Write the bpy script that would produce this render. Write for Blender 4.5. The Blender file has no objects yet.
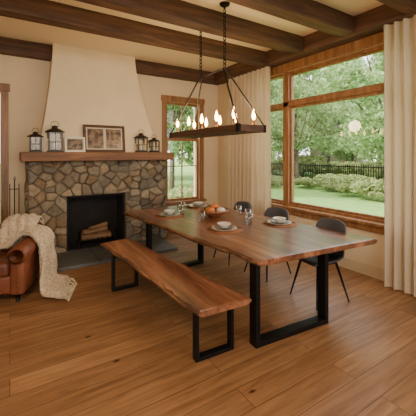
import bpy, bmesh, math, random
import numpy as np
from mathutils import Vector, Matrix, noise
random.seed(7)
scene=bpy.context.scene
COL=scene.collection
def srgb(r,g,b):
    f=lambda c:(c/255/12.92) if c/255<=0.04045 else ((c/255+0.055)/1.055)**2.4
    return (f(r),f(g),f(b),1)
# ---------------------------------------------------------------- materials
def newmat(name):
    m=bpy.data.materials.new(name); m.use_nodes=True
    nt=m.node_tree; nt.nodes.clear()
    out=nt.nodes.new('ShaderNodeOutputMaterial'); p=nt.nodes.new('ShaderNodeBsdfPrincipled')
    nt.links.new(p.outputs[0],out.inputs[0])
    return m,nt,p,out
def coords(nt,scale=(1,1,1),rot=(0,0,0)):
    tc=nt.nodes.new('ShaderNodeTexCoord'); mp=nt.nodes.new('ShaderNodeMapping')
    mp.inputs['Scale'].default_value=scale; mp.inputs['Rotation'].default_value=rot
    nt.links.new(tc.outputs['Object'],mp.inputs[0]); return mp.outputs[0]
def noisen(nt,vec,scale,detail=4,rough=.55,dist=0):
    n=nt.nodes.new('ShaderNodeTexNoise'); n.inputs['Scale'].default_value=scale
    n.inputs['Detail'].default_value=detail; n.inputs['Roughness'].default_value=rough
    n.inputs['Distortion'].default_value=dist
    nt.links.new(vec,n.inputs['Vector']); return n.outputs[0]
def ramp(nt,fac,stops):
    r=nt.nodes.new('ShaderNodeValToRGB'); e=r.color_ramp.elements
    while len(e)<len(stops): e.new(.5)
    for i,(p,c) in enumerate(stops): e[i].position=p; e[i].color=c
    nt.links.new(fac,r.inputs[0]); return r.outputs[0]
def bump(nt,p,h,strength=.3,dist=.01):
    b=nt.nodes.new('ShaderNodeBump'); b.inputs['Strength'].default_value=strength
    b.inputs['Distance'].default_value=dist
    nt.links.new(h,b.inputs['Height']); nt.links.new(b.outputs[0],p.inputs['Normal'])
def mixc(nt,fac,a,b,mode='MIX'):
    m=nt.nodes.new('ShaderNodeMix'); m.data_type='RGBA'; m.blend_type=mode
    for k,v in ((0,fac),(6,a),(7,b)):
        if isinstance(v,(int,float,tuple)): m.inputs[k].default_value=v
        else: nt.links.new(v,m.inputs[k])
    return m.outputs[2]
def plain(name,c,rough=.5,metal=0,bs=0,bscale=40,var=.0,coat=0):
    m,nt,p,o=newmat(name); p.inputs['Base Color'].default_value=c
    p.inputs['Roughness'].default_value=rough; p.inputs['Metallic'].default_value=metal
    p.inputs['Coat Weight'].default_value=coat
    v=coords(nt)
    if var>0:
        n=noisen(nt,v,3,5)
        d=tuple(x*(1-var) for x in c[:3])+(1,); l=tuple(min(1,x*(1+var)) for x in c[:3])+(1,)
        nt.links.new(ramp(nt,n,[(.3,d),(.7,l)]),p.inputs['Base Color'])
    if bs>0: bump(nt,p,noisen(nt,v,bscale,4),bs,.01)
    return m
def wood(name,dark,mid,light,axis='Y',rough=.4,scale=1.0,bs=.15,coat=0,streak=9,mul=.3):
    m,nt,p,o=newmat(name)
    s={'X':(.7,streak,streak),'Y':(streak,.7,streak),'Z':(streak,streak,.7)}[axis]
    v=coords(nt,tuple(k*scale for k in s))
    n=noisen(nt,v,1.3,6,.6,.8)
    c=ramp(nt,n,[(.3,dark),(.5,mid),(.72,light)])
    s2=tuple(k*scale*4 for k in s); v2=coords(nt,s2); n2=noisen(nt,v2,2,3)
    c2=mixc(nt,mul,c,ramp(nt,n2,[(.35,(.35,.3,.28,1)),(.6,(1,1,1,1))]),'MULTIPLY')
    nt.links.new(c2,p.inputs['Base Color'])
    p.inputs['Roughness'].default_value=rough; p.inputs['Coat Weight'].default_value=coat
    p.inputs['Coat Roughness'].default_value=.2
    bump(nt,p,n2,bs,.004)
    return m
M={}
M['wall']=plain('wall_plaster',srgb(216,196,163),.9,bs=.15,bscale=60,var=.03)
M['chim']=plain('chimney_plaster',srgb(224,206,174),.9,bs=.2,bscale=25,var=.04)
M['ceil']=plain('ceiling_paint',srgb(236,218,186),.9,bs=.08,bscale=60)
M['base']=plain('baseboard_paint',srgb(200,180,148),.6)
M['beamX']=wood('beam_wood_x',srgb(54,36,24),srgb(88,60,40),srgb(120,84,58),'X',.7,bs=.5)
M['beamY']=wood('beam_wood_y',srgb(54,36,24),srgb(88,60,40),srgb(120,84,58),'Y',.7,bs=.5)
M['tray']=wood('chandelier_wood',srgb(50,33,23),srgb(84,57,39),srgb(110,77,52),'Y',.6,bs=.4)
M['trim']=wood('window_trim_wood',srgb(112,74,42),srgb(144,100,60),srgb(168,122,80),'Z',.45)
M['mantel']=wood('mantel_wood',srgb(80,52,32),srgb(124,84,54),srgb(152,108,72),'X',.6,bs=.4)
M['table']=wood('walnut_slab_wood',srgb(58,33,24),srgb(130,80,56),srgb(190,132,96),'Y',.3,.62,.06,coat=.4,streak=8,mul=.5)
M['bench']=wood('bench_slab_wood',srgb(64,38,27),srgb(138,88,62),srgb(198,142,104),'Y',.32,.7,.06,coat=.3,streak=8,mul=.5)
M['bowl']=wood('bowl_wood',srgb(100,58,34),srgb(140,88,54),srgb(168,112,74),'X',.4,3,.05)
M['bark']=wood('live_edge_bark',srgb(54,34,24),srgb(102,66,44),srgb(176,128,86),'Y',.7,1.5,.6)
M['black']=plain('black_steel',srgb(24,24,26),.45,.6,bs=.05)
M['iron']=plain('dark_iron',srgb(28,26,25),.5,.7)
M['shell']=plain('chair_shell_leather',srgb(70,70,75),.5,0,bs=.1,bscale=120)
M['firebox']=plain('firebox_brick_soot',srgb(32,27,24),.95,bs=.6,bscale=14,var=.4)
M['slate']=plain('hearth_slate',srgb(90,92,92),.45,bs=.4,bscale=9,var=.25)
M['mortar']=plain('mortar',srgb(104,93,78),.95,bs=.6,bscale=60,var=.15)
M['ceramic']=plain('ceramic_cream',srgb(226,216,200),.25,coat=.4)
M['ceramic2']=plain('ceramic_grey',srgb(112,110,104),.35,coat=.3)
M['matw']=plain('woven_placemat',srgb(150,98,58),.85,bs=.9,bscale=150,var=.25)
M['paper']=plain('photo_mount_paper',srgb(200,188,168),.7)
M['white']=plain('candle_wax',srgb(232,222,200),.5)
M['steel']=plain('lantern_metal',srgb(58,54,48),.4,.8)
M['siding']=plain('house_siding',srgb(176,166,144),.9)
M['roof']=plain('house_roof',srgb(120,112,106),.9,var=.2)
M['dark']=plain('dark_pane',srgb(90,98,104),.2)
M['char']=plain('firewood_bark',srgb(136,102,72),.95,bs=.8,bscale=20,var=.4)
m,nt,p,o=newmat('brown_leather'); v=coords(nt)
nt.links.new(ramp(nt,noisen(nt,v,4,5),[(.3,srgb(84,42,27)),(.7,srgb(130,74,46))]),p.inputs['Base Color'])
p.inputs['Roughness'].default_value=.42
vo=nt.nodes.new('ShaderNodeTexVoronoi'); vo.inputs['Scale'].default_value=90; nt.links.new(v,vo.inputs[0]); bump(nt,p,vo.outputs[0],.15,.004); M['leather']=m
m,nt,p,o=newmat('knit_wool'); v=coords(nt); p.inputs['Roughness'].default_value=.95
p.inputs['Sheen Weight'].default_value=.2
vo=nt.nodes.new('ShaderNodeTexVoronoi'); vo.inputs['Scale'].default_value=50; nt.links.new(v,vo.inputs[0])
nt.links.new(ramp(nt,vo.outputs[0],[(.1,srgb(220,203,176)),(.7,srgb(184,163,133))]),p.inputs['Base Color'])
b=nt.nodes.new('ShaderNodeBump'); b.invert=True; b.inputs['Strength'].default_value=.8; b.inputs['Distance'].default_value=.011
nt.links.new(vo.outputs[0],b.inputs['Height']); nt.links.new(b.outputs[0],p.inputs['Normal']); M['knit']=m
m,nt,p,o=newmat('field_stone'); v=coords(nt); g=nt.nodes.new('ShaderNodeNewGeometry')
c=ramp(nt,g.outputs['Random Per Island'],[(0,srgb(96,90,82)),(.2,srgb(156,140,112)),(.4,srgb(114,106,94)),(.6,srgb(174,158,130)),(.8,srgb(136,112,84)),(1,srgb(128,122,110))])
n=noisen(nt,v,14,8,.65)
c=mixc(nt,.7,c,ramp(nt,n,[(.3,(.38,.36,.33,1)),(.62,(1,1,1,1))]),'MULTIPLY')
nt.links.new(c,p.inputs['Base Color']); p.inputs['Roughness'].default_value=.9; bump(nt,p,n,.8,.03); M['stone']=m
# floor planks (run along X)
m,nt,p,o=newmat('oak_plank_floor')
br=nt.nodes.new('ShaderNodeTexBrick'); br.offset=.37; br.offset_frequency=2
for k,val in (('Color1',(0,0,0,1)),('Color2',(1,1,1,1)),('Mortar',(.5,.5,.5,1)),('Scale',1),('Mortar Size',.0022),('Mortar Smooth',.3),('Brick Width',2.1),('Row Height',.19)):
    br.inputs[k].default_value=val
v=coords(nt); nt.links.new(v,br.inputs[0])
sep=nt.nodes.new('ShaderNodeVectorMath'); sep.operation='MULTIPLY_ADD'
nt.links.new(br.outputs[0],sep.inputs[0]); sep.inputs[1].default_value=(7,13,5)
mp=nt.nodes.new('ShaderNodeMapping'); mp.inputs['Scale'].default_value=(1.1,13,1); nt.links.new(v,mp.inputs[0]); nt.links.new(mp.outputs[0],sep.inputs[2])
n=noisen(nt,sep.outputs[0],1.6,7,.6,.7)
c=ramp(nt,n,[(.25,srgb(118,84,56)),(.5,srgb(154,114,78)),(.75,srgb(178,138,100))])
c=mixc(nt,.7,c,ramp(nt,br.outputs[0],[(0,srgb(198,184,168)),(1,srgb(255,250,240))]),'MULTIPLY')
vk=nt.nodes.new('ShaderNodeTexVoronoi'); vk.inputs['Scale'].default_value=1.9; mk=nt.nodes.new('ShaderNodeMapping'); mk.inputs['Scale'].default_value=(1,2,1); nt.links.new(v,mk.inputs[0]); nt.links.new(mk.outputs[0],vk.inputs[0])
c=mixc(nt,1.0,c,ramp(nt,vk.outputs[0],[(.02,srgb(110,80,55)),(.075,(1,1,1,1))]),'MULTIPLY')
c=mixc(nt,br.outputs[1],c,srgb(66,44,28))
nt.links.new(c,p.inputs['Base Color'])
nt.links.new(ramp(nt,n,[(.3,(.46,)*3+(1,)),(.7,(.36,)*3+(1,))]),p.inputs['Roughness'])
bump(nt,p,br.outputs[1],-.4,.003); M['floor']=m
m,nt,p,o=newmat('linen_curtain'); v=coords(nt); p.inputs['Base Color'].default_value=srgb(206,189,162); p.inputs['Roughness'].default_value=.95
bump(nt,p,noisen(nt,v,200,2),.2,.003)
tr=nt.nodes.new('ShaderNodeBsdfTranslucent'); tr.inputs[0].default_value=srgb(220,198,166)
mx=nt.nodes.new('ShaderNodeMixShader'); mx.inputs[0].default_value=.25
nt.links.new(p.outputs[0],mx.inputs[1]); nt.links.new(tr.outputs[0],mx.inputs[2]); nt.links.new(mx.outputs[0],o.inputs[0]); M['curtain']=m
def glass(name,a,b,tint=(1,1,1,1)):
    m,nt,p,o=newmat(name); nt.nodes.remove(p)
    t=nt.nodes.new('ShaderNodeBsdfTransparent'); t.inputs[0].default_value=tint; g=nt.nodes.new('ShaderNodeBsdfGlossy'); g.inputs['Roughness'].default_value=.03
    f=nt.nodes.new('ShaderNodeLayerWeight'); f.inputs[0].default_value=.35
    mr=nt.nodes.new('ShaderNodeMapRange'); mr.inputs['To Min'].default_value=a; mr.inputs['To Max'].default_value=b
    nt.links.new(f.outputs['Facing'],mr.inputs[0])
    mx=nt.nodes.new('ShaderNodeMixShader'); nt.links.new(mr.outputs[0],mx.inputs[0]); nt.links.new(t.outputs[0],mx.inputs[1]); nt.links.new(g.outputs[0],mx.inputs[2]); nt.links.new(mx.outputs[0],o.inputs[0]); return m
M['glass']=glass('window_glass',.02,.15); M['gl2']=glass('drinking_glass',.06,.55,(.98,.99,.99,1))
def leafmat(name,a,b,c):
    m,nt,p,o=newmat(name); g=nt.nodes.new('ShaderNodeNewGeometry')
    col=ramp(nt,g.outputs['Random Per Island'],[(0,a),(.5,b),(1,c)])
    nt.links.new(col,p.inputs['Base Color']); p.inputs['Roughness'].default_value=.6
    tr=nt.nodes.new('ShaderNodeBsdfTranslucent'); nt.links.new(col,tr.inputs[0]); mx=nt.nodes.new('ShaderNodeMixShader'); mx.inputs[0].default_value=.5
    nt.links.new(p.outputs[0],mx.inputs[1]); nt.links.new(tr.outputs[0],mx.inputs[2]); nt.links.new(mx.outputs[0],o.inputs[0]); return m
M['leaf']=leafmat('tree_leaves',srgb(104,136,86),srgb(142,172,112),srgb(182,202,146))  # greens lightened so the leaf colour itself carries outdoor haze
M['leaf2']=leafmat('shrub_leaves',srgb(112,144,84),srgb(158,176,112),srgb(206,200,150))  # shrub greens lightened likewise, haze put into the colour
M['grass']=plain('lawn_grass',srgb(124,162,82),.9,bs=.8,bscale=30,var=.2)
M['treebark']=plain('tree_bark',srgb(92,78,64),.95,bs=.8,bscale=12,var=.3)
def emis(name,c,s):
    m,nt,p,o=newmat(name); p.inputs['Base Color'].default_value=c; p.inputs['Emission Color'].default_value=c; p.inputs['Emission Strength'].default_value=s; return m
M['bulb']=emis('warm_bulb',(1,.50,.17,1),34)
M['brass']=plain('brass_socket',srgb(150,100,50),.35,.9)
def photomat(name,seed):
    m,nt,p,o=newmat(name); v=coords(nt,(1,1,1))
    n=noisen(nt,v,9+seed,3); nt.links.new(ramp(nt,n,[(.35,srgb(42,36,32)),(.48,srgb(92,74,58)),(.56,srgb(140,114,90)),(.68,srgb(68,78,62))]),p.inputs['Base Color']); p.inputs['Roughness'].default_value=.3; return m
M['ph1']=photomat('photo_print_a',0); M['ph2']=photomat('photo_print_b',5)
# ---------------------------------------------------------------- geometry helpers
def group(name,loc=(0,0,0),rz=0):
    e=bpy.data.objects.new(name,None); COL.objects.link(e); e.empty_display_size=.1
    e.location=loc; e.rotation_euler=(0,0,rz); return e
def put(ob,parent):
    COL.objects.link(ob)
    if parent: ob.parent=parent
    return ob
def mobj(name,verts,faces,mat,parent=None,smooth=False,mats=None,idx=None,world=False):
    me=bpy.data.meshes.new(name); me.from_pydata([tuple(v) for v in verts],[],[tuple(f) for f in faces])
    if mats:
        for x in mats: me.materials.append(M[x])
        for i,pl in enumerate(me.polygons): pl.material_index=idx[i]
    else: me.materials.append(M[mat])
    if smooth:
        for pl in me.polygons: pl.use_smooth=True
    me.update(); ob=bpy.data.objects.new(name,me); put(ob,parent)
    if world and parent:
        ob.matrix_parent_inverse=(Matrix.Translation(parent.location)@Matrix.Rotation(parent.rotation_euler.z,4,'Z')).inverted()
    return ob
def bmobj(name,bm,mat,parent=None,smooth=False,world=False):
    bmesh.ops.recalc_face_normals(bm,faces=bm.faces)
    me=bpy.data.meshes.new(name); bm.to_mesh(me); bm.free(); me.materials.append(M[mat])
    if smooth:
        for pl in me.polygons: pl.use_smooth=True
    ob=bpy.data.objects.new(name,me); put(ob,parent)
    if world and parent:
        ob.matrix_parent_inverse=(Matrix.Translation(parent.location)@Matrix.Rotation(parent.rotation_euler.z,4,'Z')).inverted()
    return ob
def addbox(bm,a,b,bev=0,seg=2,mtx=None):
    c=[(a[i]+b[i])/2 for i in range(3)]; s=[abs(b[i]-a[i]) for i in range(3)]
    r=bmesh.ops.create_cube(bm,size=1); vs=r['verts']
    bmesh.ops.scale(bm,vec=s,verts=vs); bmesh.ops.translate(bm,vec=c,verts=vs)
    if mtx is not None: bmesh.ops.transform(bm,matrix=mtx,verts=vs)
    if bev>0:
        es=list({e for v in vs for e in v.link_edges})
        bmesh.ops.bevel(bm,geom=es,offset=bev,segments=seg,profile=.5,affect='EDGES')
def boxes(name,lst,mat,parent=None,bev=0,seg=2,smooth=False,world=False):
    bm=bmesh.new()
    for a,b in lst: addbox(bm,a,b,bev,seg)
    return bmobj(name,bm,mat,parent,smooth,world)
def lathe(name,prof,loc,mat,parent=None,seg=28,world=False):
    vs=[];fs=[];n=len(prof)
    for i in range(seg):
        a=2*math.pi*i/seg
        for r,z in prof: vs.append((loc[0]+r*math.cos(a),loc[1]+r*math.sin(a),loc[2]+z))
    for i in range(seg):
        j=(i+1)%seg
        for k in range(n-1): fs.append((i*n+k,j*n+k,j*n+k+1,i*n+k+1))
    bm=bmesh.new(); bv=[bm.verts.new(v) for v in vs]
    for f in fs: bm.faces.new([bv[q] for q in f])
    bmesh.ops.remove_doubles(bm,verts=bm.verts,dist=1e-5)
    return bmobj(name,bm,mat,parent,True,world)
def tubedata(pts,rad,seg=10):
    pts=[Vector(p) for p in pts]; n=len(pts)
    if isinstance(rad,(int,float)): rad=[rad]*n
    vs=[];fs=[]
    for i,p in enumerate(pts):
        d=(pts[min(i+1,n-1)]-pts[max(i-1,0)]).normalized()
        up=Vector((0,0,1)) if abs(d.z)<.9 else Vector((1,0,0))
        u=d.cross(up).normalized(); w=d.cross(u).normalized()
        for k in range(seg):
            a=2*math.pi*k/seg; vs.append(p+u*math.cos(a)*rad[i]+w*math.sin(a)*rad[i])
    for i in range(n-1):
        for k in range(seg):
            k2=(k+1)%seg; fs.append((i*seg+k,i*seg+k2,(i+1)*seg+k2,(i+1)*seg+k))
    fs.append(tuple(range(seg))); fs.append(tuple((n-1)*seg+k for k in reversed(range(seg))))
    return vs,fs
def tubes(name,lst,mat,parent=None,seg=10,world=False):
    V=[];F=[]
    for pts,rad in lst:
        v,f=tubedata(pts,rad,seg); o=len(V); V+=v; F+=[tuple(q+o for q in x) for x in f]
    return mobj(name,V,F,mat,parent,True,world=world)
# ---------------------------------------------------------------- room shell
XR=4.05; YB=5.95; XL=-3.0; YF=-3.0; H=3.44; T=.25; BZ=3.2
boxes('floor',[((XL,YF,-.1),(XR,YB,0))],'floor')
boxes('ceiling',[((XL-T,YF-T,H),(XR+T,YB+T,H+.15))],'ceil')
wx0,wx1,wz0,wz1=2.75,3.55,.62,2.72
boxes('wall_back',[((XL-T,YB,0),(-1.01,YB+T,H)),((-1.01,YB,2.62),(-.13,YB+T,H)),((-.13,YB,0),(wx0,YB+T,H)),((wx1,YB,0),(XR+T,YB+T,H)),((wx0,YB,0),(wx1,YB+T,wz0)),((wx0,YB,wz1),(wx1,YB+T,H))],'wall')
ry0,ry1,rz0,rz1=1.72,4.62,.72,3.04
boxes('wall_right',[((XR,YF-T,0),(XR+T,ry0,H)),((XR,ry1,0),(XR+T,YB,H)),((XR,ry0,0),(XR+T,ry1,rz0)),((XR,ry0,rz1),(XR+T,ry1,H))],'wall')
boxes('wall_left',[((XL-T,YF-T,0),(XL,YB,H))],'wall')
boxes('wall_front',[((XL,YF-T,0),(-2.2,YF,H)),((3.2,YF-T,0),(XR,YF,H)),((-2.2,YF-T,0),(3.2,YF,.4)),((-2.2,YF-T,3.0),(3.2,YF,H))],'wall')
boxes('added_window_3',[((-2.2,YF-.15,.4),(3.2,YF-.05,.5)),((-2.2,YF-.15,2.9),(3.2,YF-.05,3.0)),((-2.2,YF-.15,.5),(-2.1,YF-.05,2.9)),((3.1,YF-.15,.5),(3.2,YF-.05,2.9)),((.45,YF-.15,.5),(.55,YF-.05,2.9))],'trim')  # unseen window, added in the front wall to let sky light in
boxes('baseboard_right',[((XR-.02,YF,0),(XR,YB,.14)),((XR-.028,YF,0),(XR,YB,.02))],'base')
boxes('baseboard_back',[((2.58,YB-.02,0),(XR-.03,YB,.14)),((-.02,YB-.02,0),(.18,YB,.14))],'base')
boxes('trim_beam_back',[((XL,YB-.16,BZ),(XR,YB,H))],'beamX',bev=.01)
boxes('trim_beam_right',[((XR-.22,YF,BZ-.01),(XR,YB-.16,H))],'beamY',bev=.01)
for y in (4.22,3.38,2.54,1.7,.86,.02,-.82,-1.66):
    boxes('trim_ceiling_beam',[((XL,y-.1,BZ+.01),(XR-.22,y+.1,H))],'beamX',bev=.012)
def frame_boxes_y(x0,x1,y0,y1,z0,z1,w):
    return [((x0,y0,z0),(x1,y0+w,z1)),((x0,y1-w,z0),(x1,y1,z1)),((x0,y0+w,z0),(x1,y1-w,z0+w)),((x0,y0+w,z1-w),(x1,y1-w,z1))]
g=group('window_1',(XR,3.2,rz0))
boxes('casing',[((XR-.03,ry0-.1,rz0-.02),(XR+.0,ry0,rz1)),((XR-.03,ry1,rz0-.02),(XR,ry1+.1,rz1)),((XR-.035,ry0-.12,rz1),(XR,ry1+.12,BZ-.02)),((XR-.07,ry0-.14,rz0-.04),(XR+.02,ry1+.14,rz0)),((XR-.03,ry0-.1,rz0-.13),(XR,ry1+.1,rz0-.04))],'trim',g,.004,world=True)
tz=2.48; my=3.86
fb=frame_boxes_y(XR+.02,XR+.14,ry0,ry1,rz0,rz1,.04)+[((XR+.0,my-.06,rz0),(XR+.14,my+.06,rz1)),((XR+.0,ry0,tz-.04),(XR+.14,ry1,tz+.04))]
fb+=frame_boxes_y(XR+.05,XR+.11,ry0+.04,my-.06,rz0+.04,tz-.04,.035)+frame_boxes_y(XR+.05,XR+.11,my+.06,ry1-.04,rz0+.04,tz-.04,.035)
fb+=frame_boxes_y(XR+.05,XR+.11,ry0+.04,my-.06,tz+.04,rz1-.04,.03)
boxes('sashes',fb,'trim',g,.003,world=True)
boxes('pane',[((XR+.077,ry0+.05,rz0+.05),(XR+.083,ry1-.05,rz1-.05))],'glass',g,world=True)
g=group('window_2',(3.15,YB,wz0))
boxes('casing',[((wx0-.1,YB-.03,wz0-.02),(wx0,YB,wz1)),((wx1,YB-.03,wz0-.02),(wx1+.1,YB,wz1)),((wx0-.12,YB-.035,wz1),(wx1+.12,YB,wz1+.12)),((wx0-.14,YB-.09,wz0-.04),(wx1+.14,YB+.02,wz0)),((wx0-.1,YB-.03,wz0-.12),(wx1+.1,YB,wz0-.04))],'trim',g,.004,world=True)
def frame_boxes_x(y0,y1,x0,x1,z0,z1,w):
    return [((x0,y0,z0),(x0+w,y1,z1)),((x1-w,y0,z0),(x1,y1,z1)),((x0+w,y0,z0),(x1-w,y1,z0+w)),((x0+w,y0,z1-w),(x1-w,y1,z1))]
mz=1.95
fb=frame_boxes_x(YB+.03,YB+.1,wx0,wx1,wz0,mz,.05)+frame_boxes_x(YB+.06,YB+.12,wx0,wx1,mz-.03,wz1,.05)
fb+=[((3.14,YB+.05,wz0),(3.16,YB+.09,wz1)),((wx0,YB+.05,1.35),(wx1,YB+.09,1.37)),((wx0,YB+.07,2.33),(wx1,YB+.1,2.35))]
boxes('sashes',fb,'trim',g,.003,world=True)
boxes('pane',[((wx0+.04,YB+.065,wz0+.04),(wx1-.04,YB+.07,wz1-.04))],'glass',g,world=True)
g=group('door_1',(-.57,YB,0))
boxes('casing',[((-.13,YB-.035,0),(-.02,YB-.001,2.62)),((-1.12,YB-.035,0),(-1.01,YB-.001,2.62)),((-1.14,YB-.04,2.62),(0,YB-.001,2.74))],'trim',g,.004,world=True)
boxes('leaf',[((-1.0,YB+.02,.01),(-.14,YB+.06,2.61)),((-.93,YB+.01,.2),(-.62,YB+.03,1.1)),((-.52,YB+.01,.2),(-.21,YB+.03,1.1)),((-.93,YB+.01,1.3),(-.62,YB+.03,2.45)),((-.52,YB+.01,1.3),(-.21,YB+.03,2.45))],'trim',g,.003,world=True)
# ---------------------------------------------------------------- curtains
def curtain(y0,y1,x,seed,nf):
    vs=[];fs=[];ny=nf*12;nz=24
    for j in range(nz+1):
        z=.015+(BZ-.03)*j/nz
        for i in range(ny+1):
            t=i/ny; y=y0+(y1-y0)*t
            ph=t*nf*2*math.pi
            am=.05*(1-.25*j/nz)*(.8+.5*noise.noise(Vector((t*nf*.7,seed,0))))
            dx=am*math.sin(ph+.5*noise.noise(Vector((t*3,z*.5,seed))))+.012*noise.noise(Vector((t*9,z*1.5,seed+5)))
            dy=.02*math.sin(ph*2)*(1-j/nz)+.02*noise.noise(Vector((t*5,z*.7,seed+9)))
            vs.append((x+dx,y+dy,z))
    for j in range(nz):
        for i in range(ny):
            a=j*(ny+1)+i; fs.append((a,a+1,a+ny+2,a+ny+1))
    return mobj('window_curtain',vs,fs,'curtain',None,True)
curtain(4.07,5.3,3.89,1,10)
curtain(1.3,2.07,3.87,2,7)
# ---------------------------------------------------------------- fireplace
fx0,fx1,fy,fz=.23,2.52,5.5,1.51
ox0,ox1,oz0,oz1=.78,1.74,.05,.93
g=group('stone_fireplace',((fx0+fx1)/2,5.7,0))
boxes('core',[((fx0,fy,0),(ox0,YB-.002,fz)),((ox1,fy,0),(fx1,YB-.002,fz)),((ox0,fy,oz1),(ox1,YB-.002,fz))],'mortar',g,world=True)
boxes('firebox',[((ox0,YB-.06,0),(ox1,YB-.003,oz1)),((ox0,fy+.02,0),(ox0+.03,YB-.06,oz1)),((ox1-.03,fy+.02,0),(ox1,YB-.06,oz1)),((ox0,fy+.02,oz1-.03),(ox1,YB-.06,oz1)),((ox0,fy,0),(ox1,YB-.06,.05))],'firebox',g,world=True)
boxes('hearth',[((.5,4.72,0),(1.12,fy,.045)),((1.13,4.72,0),(1.76,fy,.045)),((1.77,4.72,0),(2.4,fy,.045))],'slate',g,.006,world=True)
def clip(poly,px,pz,nx,nz):
    out=[];n=len(poly)
    for i in range(n):
        a=poly[i];b=poly[(i+1)%n]
        da=(a[0]-px)*nx+(a[1]-pz)*nz; db=(b[0]-px)*nx+(b[1]-pz)*nz
        if da<=0: out.append(a)
        if (da<0<db) or (db<0<da):
            t=da/(da-db); out.append((a[0]+(b[0]-a[0])*t,a[1]+(b[1]-a[1])*t))
    return out
def stones(u0,u1,v0,v1,su,sv,opening,mapf,V,F,seed):
    rnd=random.Random(seed); seeds=[]
    r=0; v=v0+sv/2
    while v<v1:
        u=u0+su*(.25 if r%2 else .6)
        while u<u1:
            s=(u+rnd.uniform(-.36,.36)*su, v+rnd.uniform(-.28,.28)*sv)
            if not (opening and opening[0]<s[0]<opening[1] and s[1]<opening[2]) and rnd.random()>.14: seeds.append(s)
            u+=su
        v+=sv; r+=1
    for s in seeds:
        P=[(u0,v0),(u1,v0),(u1,v1),(u0,v1)]
        for q in seeds:
            if q is s or abs(q[0]-s[0])>.6 or abs(q[1]-s[1])>.6: continue
            P=clip(P,(s[0]+q[0])/2,(s[1]+q[1])/2,q[0]-s[0],(q[1]-s[1])*1.0)
            if len(P)<3: break
        if opening and len(P)>=3:
            if s[0]<=opening[0]: P=clip(P,opening[0],0,1,0) if s[1]<opening[2]+.1 else P
            elif s[0]>=opening[1]: P=clip(P,opening[1],0,-1,0) if s[1]<opening[2]+.1 else P
            if opening[0]<s[0]<opening[1] or s[1]>=opening[2]+.1: P=clip(P,0,opening[2],0,-1)
        if len(P)<3: continue
        Q=[]
        n=len(P)
        for i in range(n):
            a=P[i];b=P[(i+1)%n]
            Q.append((a[0]*.87+b[0]*.13,a[1]*.87+b[1]*.13)); Q.append((a[0]*.13+b[0]*.87,a[1]*.13+b[1]*.87))
        n=len(Q); cx=sum(a[0] for a in Q)/n; cz=sum(a[1] for a in Q)/n
        sz=max(.03,min(max(a[0] for a in Q)-min(a[0] for a in Q),max(a[1] for a in Q)-min(a[1] for a in Q)))
        d=rnd.uniform(.012,.06); o=len(V)
        k0=1-.008/sz*2*.7; tx,tz_=rnd.uniform(-.14,.14),rnd.uniform(-.14,.14)
        for k,dd in ((k0,-.005),(k0*.985,d*.65),(k0*.92,d*.95),(k0*.5,d*1.05)):
            for a in Q:
                uu=cx+(a[0]-cx)*k; vv=cz+(a[1]-cz)*k
                e=dd+(tx*(uu-cx)+tz_*(vv-cz))*(dd>0)+(.012*noise.noise(Vector((uu*14,vv*14,seed))) if dd>0 else 0)
                V.append(mapf(uu,vv,e))
        for L in range(3):
            for i in range(n):
                j=(i+1)%n; F.append((o+L*n+i,o+L*n+j,o+(L+1)*n+j,o+(L+1)*n+i))
        F.append(tuple(o+3*n+i for i in range(n)))
V=[];F=[]
stones(fx0,fx1,0.0,fz,.20,.11,(ox0,ox1,oz1),lambda u,v,e:(u,fy-e,v),V,F,8)
stones(fy,YB-.01,0.0,fz,.2,.15,None,lambda u,v,e:(fx0-e*.6,u,v),V,F,5)
stones(fy,YB-.01,0.0,fz,.2,.15,None,lambda u,v,e:(fx1+e*.6,u,v),V,F,6)
mobj('stones',V,F,'stone',g,True,world=True)
boxes('mantel_shelf',[((.13,5.27,fz),(2.6,YB-.002,fz+.14))],'mantel',g,.012,world=True)
mt=fz+.14
vs=[];fs=[];N=12
for i in range(N+1):
    t=i/N; s=1-(1-t)**1.5
    x0=.37+(.60-.37)*s; x1=2.41+(1.98-2.41)*s; yf=5.5+(5.68-5.5)*s; z=mt+(H-mt)*t
    vs+=[(x0,YB-.001,z),(x0,yf,z),(x1,yf,z),(x1,YB-.001,z)]
for i in range(N):
    for k in range(4):
        a=i*4+k;b=i*4+(k+1)%4; fs.append((a,b,b+4,a+4))
fs.append((0,1,2,3))
mobj('chimney_breast',vs,fs,'chim',g,world=True)
g=group('fireplace_grate',(1.26,5.62,.05))
tb=[]
for i in range(7): 
    x=-.24+i*.08; tb.append(([(x,-.14,.16),(x,-.13,.1),(x,.12,.1),(x,.14,.16)],.008))
for y in (-.1,.1):
    tb.append(([(-.28,y,.09),(.28,y,.09)],.009))
    for x in (-.24,.24): tb.append(([(x,y,.09),(x,y,0)],.009))
for x in (-.3,.3): tb.append(([(x,-.15,0),(x,-.15,.3)],.012)); tb.append(([(x,-.15,.09),(x,.1,.09)],.01))
tubes('bars',tb,'iron',g)
tubes('logs',[([(-.25,-.06,.155),(.24,-.05,.155)],.048),([(-.23,.06,.155),(.25,.05,.155)],.05),([(-.22,-.02,.235),(.2,.04,.25)],.045),([(-.12,-.07,.30),(.2,.05,.33)],.035)],'char',g)
g=group('fireplace_tool_set',(.06,5.66,0))
lathe('stand_base',[(0,.0),(.08,.0),(.08,.015),(.02,.03),(0,.03)],(0,0,0),'iron',g)
tubes('stand_and_tools',[([(0,0,.02),(0,0,1.22)],.007),([(-.07,0,1.08),(.07,0,1.08)],.006),([(-.06,0,1.16),(-.06,-.01,.18)],.006),([(.06,0,1.16),(.06,-.01,.2)],.006),([(.0,-.05,1.1),(0,-.055,.22)],.006),([(0,0,1.08),(0,-.05,1.1)],.005),
 ([(0,0,1.2),(.015,0,1.25),(0,0,1.28),(-.015,0,1.25),(0,0,1.22)],.005)],'iron',g,8)
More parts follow.
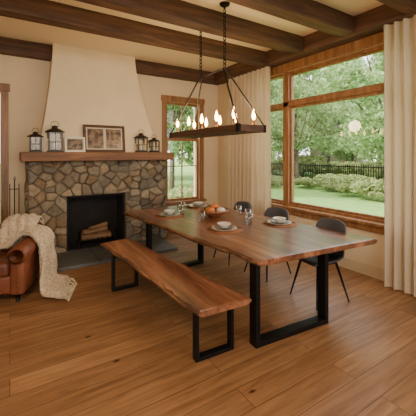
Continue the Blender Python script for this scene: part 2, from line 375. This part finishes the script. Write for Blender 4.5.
boxes('shovel_and_brush',[((.02,-.03,.1),(.1,-.015,.24)),((-.09,-.03,.08),(-.03,.01,.2))],'iron',g,.006)
def lantern(x,y,z,w,h):
    g=group('metal_lantern',(x,y,z)); a=w/2
    boxes('base',[((-a,-a,0),(a,a,.02)),((-a*.85,-a*.85,.02),(a*.85,a*.85,.035))],'steel',g,.003)
    bh=h*.62; p=a*.82; t=.009
    boxes('posts',[((sx*p-t,sy*p-t,.03),(sx*p+t,sy*p+t,bh)) for sx in(-1,1) for sy in(-1,1)]+[((-p,-p-.004,bh*.5),(p,-p+.004,bh*.5+.01)),((-p-.004,-p,bh*.5),(-p+.004,p,bh*.5+.01)),((-.004,-p-.004,.035),(.004,-p+.004,bh)),((-p-.004,-.004,.035),(-p+.004,.004,bh))],'steel',g)
    lathe('roof',[(0,bh),(a*1.3,bh),(a*1.3,bh+.012),(a*.75,bh+h*.1),(a*.4,bh+h*.13),(a*.4,bh+h*.18),(a*.5,bh+h*.19),(0,bh+h*.23)],(0,0,0),'steel',g,20)
    r=a*.55; zc=bh+h*.2
    tubes('ring_handle',[([(r*math.cos(k*math.pi/10),0,zc+r*1.3*math.sin(k*math.pi/10)) for k in range(0,11)],.004)],'steel',g,6)
    boxes('glass_panes',[((-p,-p,.035),(p,-p+.003,bh)),((-p,p-.003,.035),(p,p,bh)),((-p,-p,.035),(-p+.003,p,bh)),((p-.003,-p,.035),(p,p,bh))],'glass',g)
    lathe('candle',[(0,.035),(a*.42,.035),(a*.42,.035+h*.26),(0,.035+h*.26)],(0,0,0),'white',g,16)
lantern(.33,5.42,mt,.17,.37); lantern(.60,5.45,mt,.22,.5); lantern(2.02,5.45,mt,.2,.42); lantern(2.27,5.45,mt,.17,.33)
def pframe(x,y,w,h,mats,bw,fm,mg=.018):
    g=group('picture_frame',(x,y,mt)); g.rotation_euler=(math.radians(-8),0,0)
    boxes('border',frame_boxes_x(-.012,.012,-w/2,w/2,0,h,bw),fm,g,.003)
    boxes('mount',[((-w/2+bw,0,bw),(w/2-bw,.008,h-bw))],'paper',g)
    n=len(mats); iw=(w-2*bw)/n
    for i,mm in enumerate(mats):
        a=-w/2+bw+iw*i
        boxes('print',[((a+mg,-.004,bw+mg),(a+iw-mg,-.001,h-bw-mg))],mm,g)
    boxes('easel_back',[((-.02,.012,0.005),(.02,.03,h*.6))],'iron',g)
pframe(.89,5.40,.31,.25,['ph2'],.028,'ceramic',.01)
pframe(1.38,5.46,.70,.47,['ph1','ph2'],.045,'beamX',.022)
# ---------------------------------------------------------------- slab furniture
def slab(name,NL,NR,FR,FL,z0,z1,amp,seed,mat,parent,n=110):
    NL,NR,FR,FL=[Vector((*p,0)) for p in (NL,NR,FR,FL)]
    V=[];F=[];idx=[]
    K=8
    for i in range(n+1):
        t=i/n
        L=NL.lerp(FL,t); R=NR.lerp(FR,t)
        d=(R-L).normalized()
        nl=amp*(noise.noise(Vector((t*4,seed,0)))+.6*noise.noise(Vector((t*11,seed,3)))+.2*noise.noise(Vector((t*30,seed,6))))
        nr=amp*(noise.noise(Vector((t*4,seed+9,0)))+.6*noise.noise(Vector((t*11,seed+9,3)))+.2*noise.noise(Vector((t*30,seed+9,6))))
        L=L-d*nl; R=R+d*nr; b1=.02+.014*noise.noise(Vector((t*24,seed,1)));b2=.04+.03*noise.noise(Vector((t*12,seed,7)))
        er=0.006 if i in(0,n) else 0
        th=z1-z0
        row=[(L+d*b1,z1-er),(R-d*b1,z1-er),(R+d*.003,z1-.012),(R+d*.004,z1-th*.5),(R-d*b2,z0+er),(L+d*b2,z0+er),(L-d*.004,z1-th*.5),(L-d*.003,z1-.012)]
        for p,z in row: V.append((p.x,p.y,z))
    for i in range(n):
        for k in range(K):
            a=i*K+k;b=i*K+(k+1)%K; F.append((a,a+K,b+K,b)); idx.append(1 if k in(1,2,3,5,6,7) else 0)
    F.append(tuple(range(K))); F.append(tuple(n*K+k for k in reversed(range(K)))); idx+=[0,0]
    return mobj(name,V,F,None,parent,False,[mat,'bark'],idx,world=True)
def uleg(name,A,B,z1,w,t,parent):
    A=Vector((*A,0));B=Vector((*B,0)); d=(B-A); L=d.length; ang=math.atan2(d.y,d.x)
    mt_=Matrix.Translation(A)@Matrix.Rotation(ang,4,'Z')
    bm=bmesh.new()
    for a,b in (((0,-w/2,0),(t,w/2,z1)),((L-t,-w/2,0),(L,w/2,z1)),((t,-w/2,0),(L-t,w/2,t)),((t,-w/2,z1-.012),(L-t,w/2,z1))):
        addbox(bm,a,b,.002,1,mt_)
    return bmobj(name,bm,'black',parent,False,world=True)
g=group('dining_table',(2.3,3.3,0),0)
slab('slab_top',(1.71,1.93),(3.20,1.78),(2.88,4.83),(1.45,4.66),.69,.75,.05,2,'table',g)
uleg('leg_frame_near',(1.73,2.02),(2.58,1.95),.69,.095,.045,g)
uleg('leg_frame_far',(1.54,3.92),(2.42,3.98),.69,.095,.045,g)
g=group('wooden_bench',(1.3,3.1,0),0)
slab('slab_top',(1.17,1.97),(1.645,1.94),(1.40,4.25),(1.0,4.18),.405,.46,.03,5,'bench',g)
uleg('leg_frame_near',(1.22,2.12),(1.57,2.10),.405,.065,.028,g)
uleg('leg_frame_far',(1.02,3.72),(1.33,3.72),.405,.065,.028,g)
# ---------------------------------------------------------------- dining chairs
def chair(x,y,rz):
    g=group('dining_chair',(x,y,0),rz)
    prof=[(-.225,.435),(-.2,.452),(-.1,.445),(0,.437),(.1,.437),(.165,.45),(.21,.485),(.232,.55),(.245,.63),(.258,.71),(.27,.80),(.274,.87)]
    wid=[.19,.21,.225,.23,.23,.23,.23,.232,.235,.235,.225,.185]
    lift=[.0,.005,.015,.025,.035,.05,.03,.0,0,0,-.005,-.02]
    wrap=[0,0,0,0,0,.02,.05,.075,.085,.085,.075,.05]
    V=[];F=[];nu=14
    for j,(px,pz) in enumerate(prof):
        for i in range(nu+1):
            s=-1+2*i/nu
            V.append((px-wrap[j]*s*s, s*wid[j], pz+lift[j]*s*s))
    for j in range(len(prof)-1):
        for i in range(nu):
            a=j*(nu+1)+i; F.append((a,a+1,a+nu+2,a+nu+1))
    ob=mobj('shell',V,F,'shell',g,True)
    md=ob.modifiers.new('s','SOLIDIFY'); md.thickness=.026; md.offset=-1
    md=ob.modifiers.new('ss','SUBSURF'); md.levels=1; md.render_levels=2
    tubes('legs',[([(-.13,-.13,.425),(-.22,-.21,0.0)],[.015,.009]),([(-.13,.13,.425),(-.22,.21,0.0)],[.015,.009]),([(.13,-.13,.425),(.24,-.21,0.0)],[.015,.009]),([(.13,.13,.425),(.24,.21,0.0)],[.015,.009]),
       ([(-.13,-.13,.42),(-.13,.13,.42)],.01),([(.13,-.13,.42),(.13,.13,.42)],.01),([(-.13,-.13,.42),(.13,-.13,.42)],.01),([(-.13,.13,.42),(.13,.13,.42)],.01)],'black',g)
chair(2.93,2.30,math.radians(-8)); chair(2.95,3.15,math.radians(3)); chair(2.9,3.85,math.radians(-2))
# ---------------------------------------------------------------- chandelier
CX=2.195;cy0,cy1=2.57,4.2; cz=1.86
g=group('linear_chandelier',(CX,(cy0+cy1)/2,cz))
x0,x1=CX-.195,CX+.195
boxes('tray',[((x0,cy0,cz),(x0+.03,cy1,cz+.075)),((x1-.03,cy0,cz),(x1,cy1,cz+.075)),((x0+.03,cy0,cz),(x1-.03,cy0+.03,cz+.075)),((x0+.03,cy1-.03,cz),(x1-.03,cy1,cz+.075)),((x0+.03,cy0+.03,cz),(x1-.03,cy1-.03,cz+.02))],'tray',g,.003,world=True)
boxes('corner_straps',[((a-.004,b-.004,cz-.004),(a+.034,b+.034,cz+.08)) for a in (x0,x1-.03) for b in (cy0,cy1-.03)],'iron',g,world=True)
ty0,ty1,tzz=3.08,3.64,2.66
rods=[([(CX,ty0,tzz),(CX,ty1,tzz)],.010)]
for yy,ce in ((ty0,cy0+.02),(ty1,cy1-.02)):
    for s in (-1,1): rods.append(([(CX,yy,tzz),(CX+s*.02,yy,tzz-.01),(CX+s*.18,ce,cz+.075)],.010))
tubes('frame_rods',rods,'iron',g,8,world=True)
V=[];F=[]
def link(c,ang,R=.017,h=.03,r=.0055):
    pts=[]
    for k in range(13):
        a=2*math.pi*k/12; pts.append((c[0]+R*math.cos(a)*math.cos(ang),c[1]+R*math.cos(a)*math.sin(ang),c[2]+h*math.sin(a)))
    v,f=tubedata(pts,r,6); o=len(V); V.extend(v); F.extend([tuple(q+o for q in x) for x in f])
for yy in (ty0,ty1):
    z=tzz+.03;k=0
    while z<H-.06: link((CX,yy,z),math.pi/2*(k%2)+.3); z+=.047; k+=1
mobj('chains',V,F,'iron',g,True,world=True)
for yy in (ty0,ty1): lathe('canopy',[(0,-.06),(.012,-.06),(.02,-.035),(.06,-.02),(.065,0),(0,0)],(CX,yy,H),'iron',g,20,world=True)
for s in (-1,1):
    for k in range(5):
        yy=cy0+.14+k*(cy1-cy0-.28)/4; xx=CX+s*.14
        lathe('candle_sleeve',[(0,.02),(.028,.02),(.03,.03),(.012,.035),(.012,.14),(.014,.145),(0,.147)],(xx,yy,cz),'brass',g,12,world=True)
        lathe('bulb',[(0,.145),(.010,.148),(.021,.178),(.020,.208),(.010,.25),(0,.275)],(xx,yy,cz),'bulb',g,12,world=True)
# ---------------------------------------------------------------- table settings
TZ=.7505
def setting(x,y):
    g=group('place_setting',(x,y,TZ))
    lathe('placemat',[(0,0),(.21,0),(.213,.003),(.21,.006),(0,.006)],(0,0,0),'matw',g,40)
    lathe('dinner_plate',[(0,.006),(.08,.006),(.145,.022),(.15,.026),(.144,.026),(.085,.013),(0,.012)],(0,0,0),'ceramic',g,40)
    lathe('salad_plate',[(0,.014),(.06,.014),(.11,.03),(.115,.034),(.109,.034),(.065,.02),(0,.02)],(0,0,0),'ceramic2',g,36)
    lathe('bowl',[(0,.021),(.035,.021),(.045,.03),(.08,.07),(.083,.075),(.077,.073),(.04,.034),(0,.03)],(0,0,0),'ceramic',g,32)
    tubes('cutlery',[([(-.17,-.09,.012),(-.17,.09,.012)],.005),([(.17,-.09,.012),(.17,.09,.012)],.005)],'steel',g,6)
for x,y in ((1.90,4.0),(2.08,2.93),(2.83,2.80),(2.62,4.42)): setting(x,y)
def tumbler(x,y,h=.14):
    lathe('drinking_glass',[(0,0),(.032,0),(.042,h),(.039,h),(.03,.008),(0,.008)],(x,y,TZ),'gl2',None,24)
tumbler(2.2,4.28); tumbler(2.50,2.98); tumbler(2.08,3.42); tumbler(2.66,3.2); tumbler(2.3,4.35,.11); tumbler(2.74,3.5)
g=group('centerpiece_bowl',(2.40,3.62,TZ))
lathe('bowl',[(0,0),(.08,0),(.085,.012),(.18,.06),(.22,.105),(.212,.105),(.17,.066),(.06,.022),(0,.02)],(0,0,0),'bowl',g,40)
M['g1']=plain('gourd_orange',srgb(206,116,52),.5,bs=.2,bscale=10,var=.2); M['g2']=plain('gourd_white',srgb(224,212,185),.5,var=.1); M['g3']=plain('gourd_green',srgb(106,114,66),.5,var=.3)
def gourd(x,y,z,r,mt_):
    V=[];F=[];nu=24;nv=10
    for j in range(nv+1):
        th=math.pi*j/nv
        for i in range(nu):
            ph=2*math.pi*i/nu; rr=r*(1+.08*abs(math.cos(ph*4)))*math.sin(th)
            V.append((x+rr*math.cos(ph),y+rr*math.sin(ph),z+r*.72*math.cos(th)*(1-.25*math.exp(-6*math.sin(th)))))
    for j in range(nv):
        for i in range(nu):
            k=(i+1)%nu; F.append((j*nu+i,(j+1)*nu+i,(j+1)*nu+k,j*nu+k))
    mobj('gourd',V,F,mt_,g,True)
    tubes('stem',[([(x,y,z+r*.5),(x+.006,y,z+r*.95)],[.007,.004])],'char',g,6)
gourd(-.09,-.04,.10,.062,'g1');gourd(.05,-.09,.095,.058,'g2');gourd(.08,.05,.10,.062,'g1');gourd(-.05,.1,.095,.052,'g3');gourd(.0,.0,.145,.05,'g1')
# ---------------------------------------------------------------- armchair
g=group('leather_armchair',(-.14,4.42,0),math.radians(-20))
bm=bmesh.new()
addbox(bm,(-.41,-.36,.1),(.41,.4,.3),.03,3); bmobj('base_frame',bm,'leather',g,True)
bm=bmesh.new()
for s in (-1,1):
    addbox(bm,(s*.36-.075,-.4,.1),(s*.36+.075,.36,.56),.035,3)
bmobj('arms',bm,'leather',g,True)
V=[];F=[]
for s in (-1,1):
    v,f=tubedata([(s*.365,-.42,.53),(s*.365,-.405,.53),(s*.365,.3,.535),(s*.365,.36,.53)],[.07,.098,.098,.07],20); o=len(V);V+=v;F+=[tuple(q+o for q in x) for x in f]
mobj('arm_rolls',V,F,'leather',g,True)
bm=bmesh.new(); addbox(bm,(-.28,-.4,.3),(.28,.22,.46),.05,4); bmobj('seat_cushion',bm,'leather',g,True)
bm=bmesh.new(); addbox(bm,(-.4,.2,.28),(.4,.42,.76),.07,4,Matrix.Rotation(math.radians(-6),4,'X')); bmobj('backrest',bm,'leather',g,True)
tubes('feet',[([(sx*.34,sy*.31,.11),(sx*.34,sy*.31,0)],[.03,.018]) for sx in (-1,1) for sy in (-1,1)],'black',g,10)
V=[];F=[]
for k in range(9): 
    z=.14+k*.05
    v,f=tubedata([(.365,-.403,z),(.365,-.412,z)],[.008,.005],8);o=len(V);V+=v;F+=[tuple(q+o for q in x) for x in f]
mobj('nailheads',V,F,'brass',g,True)
bg=group('knit_throw_blanket',(.1,4.4,.5))
Mx=Matrix.Translation((-.14,4.42,0))@Matrix.Rotation(math.radians(-20),4,'Z')
path=[(.06,.08,.50,.18),(.18,.11,.53,.20),(.24,.13,.60,.22),(.32,.13,.655,.23),(.40,.12,.645,.24),(.475,.10,.57,.25),(.50,.08,.45,.27),(.52,.04,.3,.29),(.54,.01,.16,.30),(.58,-.03,.06,.31),(.66,-.08,.035,.30),(.75,-.14,.03,.27),(.81,-.2,.03,.24)]
def interp(path,t):
    n=len(path)-1; f=t*n; i=min(int(f),n-1); f-=i
    P=[path[max(i-1,0)],path[i],path[i+1],path[min(i+2,n)]]
    return [0.5*((2*b)+(-a+c)*f+(2*a-5*b+4*c-d)*f*f+(-a+3*b-3*c+d)*f**3) for a,b,c,d in zip(*P)]
def drape(name,path,nu,nv,seed,par):
    V=[];F=[]
    for j in range(nu+1):
        t=j/nu; x,y,z,w=interp(path,t); x2,y2,z2,_=interp(path,min(1,t+.01)); x0_,y0_,z0_,_=interp(path,max(0,t-.01))
        d=Vector((x2-x0_,0,z2-z0_)); d.normalize(); nrm=Vector((-d.z,0,d.x))
        if nrm.x<0 and abs(d.z)>.5: nrm=-nrm
        if nrm.z<0 and abs(d.x)>.5: nrm=-nrm
        for i in range(nv+1):
            s=-1+2*i/nv
            fold=.05*math.sin(s*10+1.2*math.sin(t*5)+seed)+.03*noise.noise(Vector((s*3,t*6,seed)))+.014*noise.noise(Vector((s*9,t*14,seed)))
            p=Vector((x,y+s*w+.03*noise.noise(Vector((t*5,s,seed+3))),z))+nrm*(abs(fold)+.008)
            p.z=max(p.z,.012); V.append(Mx@p)
    for j in range(nu):
        for i in range(nv):
            a=j*(nv+1)+i; F.append((a,a+1,a+nv+2,a+nv+1))
    ob=mobj(name,V,F,'knit',par,True,world=True)
    md=ob.modifiers.new('s','SOLIDIFY'); md.thickness=.014; md.offset=1
    return V
V1=drape('throw_over_arm',path,70,50,1.0,bg)
def drape_back():
    V=[];F=[];prof=[(.10,.48),(.15,.58),(.18,.67),(.215,.76),(.28,.80),(.38,.81),(.455,.77),(.475,.67),(.48,.52)]
    pr=[(a,b,0,0) for a,b in prof]; nu=30;nv=30
    for j in range(nu+1):
        t=j/nu; y,z,_,_=interp(pr,t)
        for i in range(nv+1):
            s=i/nv; x=-.02+s*.40
            f=.02*abs(math.sin(s*13+2*t))+.012*noise.noise(Vector((s*6,t*6,4)))
            dz=-.06*(abs(s-.5)*2)**4*(1 if .3<t<.75 else 0)
            V.append(Mx@Vector((x,y-(f if t<.5 else -f),z+(f if .35<t<.7 else 0)+.01+dz)))
    for j in range(nu):
        for i in range(nv):
            a=j*(nv+1)+i; F.append((a,a+1,a+nv+2,a+nv+1))
    ob=mobj('throw_over_back',V,F,'knit',bg,True,world=True)
    md=ob.modifiers.new('s','SOLIDIFY'); md.thickness=.014; md.offset=0
drape_back()
fr=[]
last=V1[-51:]
for i in range(0,51,2):
    p=last[i]; d=Vector((.8,-.35,0)).normalized()
    fr.append(([p,p+d*.04+Vector((0,random.uniform(-.01,.01),0)),Vector((p.x,p.y,.008))+d*.08],[.007,.006,.004]))
tubes('fringe',fr,'knit',bg,6,world=True)
# ---------------------------------------------------------------- outdoors
boxes('garden_lawn',[((XR+T,-20,-.5),(80,80,-.35)),((-20,YB+T,-.5),(XR+T,80,-.35))],'grass')
def leafcloud(blobs,n,size,seed):
    r=np.random.RandomState(seed); V=[];F=[]
    w=np.array([b[3]**2 for b in blobs]); w=w/w.sum()
    for k in range(n):
        b=blobs[r.choice(len(blobs),p=w)]
        d=r.normal(size=3); d/=np.linalg.norm(d); rr=b[3]*(r.uniform(.35,1)**.5)
        c=np.array(b[:3])+d*rr*np.array([1,1,.8]); 
        u=r.normal(size=3);u/=np.linalg.norm(u); q=r.normal(size=3); q-=u*q.dot(u); q/=np.linalg.norm(q)
        s=size*r.uniform(.6,1.3); o=len(V)
        V+= [c-u*s,c+q*s*.5,c+u*s,c-q*s*.5]; F.append((o,o+1,o+2,o+3))
    return V,F
def treemesh(seed,h,R,n,size,tr):
    rd=random.Random(seed); blobs=[]
    for i in range(20):
        a=rd.uniform(0,6.28); q=rd.uniform(.1,1)*R
        blobs.append((q*math.cos(a),q*math.sin(a),h*.58+rd.uniform(-.3,.42)*h,R*rd.uniform(.24,.42)))
    V,F=leafcloud(blobs,n,size,seed); idx=[0]*len(F)
    lst=[([(0,0,0.0),(.05,.05,h*.3),(0,.1,h*.6),(.1,0,h*.9)],[tr,tr*.8,tr*.55,tr*.2])]
    for b in blobs[:9]: lst.append(([(0,.05,h*.3),(b[0]*.5,b[1]*.5,(h*.3+b[2])/2),(b[0],b[1],b[2])],[tr*.45,tr*.25,tr*.08]))
    for pts,rad in lst:
        v,f=tubedata(pts,rad,8); o=len(V); V+=v; F+=[tuple(q+o for q in x) for x in f]; idx+=[1]*len(f)
    return V,F,idx
protos=[]
for s in range(2):
    V,F,idx=treemesh(11+s,6.5,2.6,9500,.105,.13)
    me=bpy.data.meshes.new('tree'); me.from_pydata([tuple(map(float,v)) for v in V],[],F); me.materials.append(M['leaf']); me.materials.append(M['treebark'])
    me.polygons.foreach_set('material_index',idx); protos.append(me)
tg=group('garden_trees')
def tree(x,y,s,k,rz):
    o=bpy.data.objects.new('tree',protos[k]); COL.objects.link(o); o.parent=tg; o.location=(x,y,-.35); o.scale=(s,s,s); o.rotation_euler=(0,0,rz)
for i,(x,y,s) in enumerate([(13.5,6.8,1.15),(16,14.2,1.1),(21,19,1.5),(22.5,12.4,1.15),(29,21.5,1.5),(34,16.5,1.8),(40,24,2.2),(28,27,2),(7,14.5,1.1),(5.5,18,1.4),(12,20,1.5),(9,22,1.6),(17,26,2),(42,31,2.6),(24,9.5,1.2),(32,12,1.7),(36,34,2.4),(45,20,2.4),(9,12.2,.8),(41,28,1.8),(27.5,17.6,1.05),(50,36,3),(30,31,2.2)]): tree(x,y,s,i%2,i*1.3)
def shrubmesh(seed,n,size):
    rd=random.Random(seed); blobs=[(rd.uniform(-.5,.5),rd.uniform(-.5,.5),rd.uniform(.3,.5),rd.uniform(.2,.32)) for _ in range(8)]
    V,F=leafcloud(blobs,n,size,seed)
    me=bpy.data.meshes.new('shrub'); me.from_pydata([tuple(map(float,v)) for v in V],[],F); me.materials.append(M['leaf2']); return me
sm=[shrubmesh(1,2200,.06),shrubmesh(2,2200,.07)]
sg=group('garden_shrubs')
rd=random.Random(4)
def shrub(x,y,s,rz,k):
    o=bpy.data.objects.new('shrub',sm[k]); COL.objects.link(o); o.parent=sg; o.location=(x,y,-.35); o.scale=(s,s,s*.9); o.rotation_euler=(0,0,rz)
for i in range(46): shrub(rd.uniform(12.2,16.6),5.0+i*.36,rd.uniform(.6,1.4),i,i%2)
for i in range(18): shrub(rd.uniform(21,25),7+i*1.2,rd.uniform(2.0,3.2),i,i%2)
for i in range(7): shrub(3.2+i*.75,9.5+rd.uniform(-.5,.7),rd.uniform(.9,1.5),i,i%2)
bs=[((19,2,.75),(19.04,30,.82)),((19,2,-.15),(19.04,30,-.1))]
y=2
while y<30: bs.append(((19,y,-.35),(19.03,y+.035,.95))); y+=.16
boxes('garden_fence',bs,'black')
g=group('neighbour_house',(34,23.5,-.35),.35)
boxes('body',[((-2,-3,0),(4,3,3.8))],'siding',g)
mobj('roof',[(-2.4,-3.4,3.8),(4.4,-3.4,3.8),(4.4,3.4,3.8),(-2.4,3.4,3.8),(1,-3.4,6.2),(1,3.4,6.2)],[(0,1,4),(3,5,2),(0,4,5,3),(1,2,5,4),(0,3,2,1)],'roof',g)
boxes('panes',[((-2.03,-2.2,1),(-1.99,-1.2,2.3)),((-2.03,.6,1),(-1.99,1.6,2.3)),((-1,-3.03,1),(0,-2.99,2.3))],'dark',g)
# ---------------------------------------------------------------- lights
w=bpy.data.worlds.new('World'); scene.world=w; w.use_nodes=True; nt=w.node_tree
bg_=nt.nodes['Background']; bg_.inputs[0].default_value=(.96,.96,.94,1); bg_.inputs[1].default_value=4.6
def area(name,loc,rot,sx,sy,e,c):
    l=bpy.data.lights.new(name,'AREA'); l.shape='RECTANGLE'; l.size=sx; l.size_y=sy; l.energy=e; l.color=c
    o=bpy.data.objects.new(name,l); COL.objects.link(o); o.location=loc; o.rotation_euler=rot; return o
area('fill_light_a',(-.8,.2,3.15),(math.radians(42),0,math.radians(-20)),1.6,1.2,105,(1,.80,.57))  # added warm fill out of view, no ceiling fixture here
area('fill_light_b',(1.8,-1.0,3.15),(math.radians(25),0,0),1.6,1.2,60,(1,.83,.62))  # second added fill, unseen, brightens the room without a fixture
for yy in (2.9,3.85):
    l=bpy.data.lights.new('chandelier_glow','POINT'); l.energy=30; l.color=(1,.68,.38); l.shadow_soft_size=.12
    o=bpy.data.objects.new('chandelier_glow',l); COL.objects.link(o); o.location=(CX,yy,2.2)
s=bpy.data.lights.new('sun','SUN'); s.energy=8.5; s.angle=math.radians(3); s.color=(1,.93,.82)
o=bpy.data.objects.new('sun',s); COL.objects.link(o)
o.rotation_euler=Vector((.72,-.2,-.66)).to_track_quat('-Z','Y').to_euler()
# ---------------------------------------------------------------- camera
cam=bpy.data.cameras.new('camera'); co=bpy.data.objects.new('camera',cam); COL.objects.link(co)
cam.sensor_width=36; cam.lens=27; cam.shift_y=-54/416
co.location=(0,0,1.62); co.rotation_euler=(math.radians(90),0,-math.atan2(.536,.844))
scene.camera=co
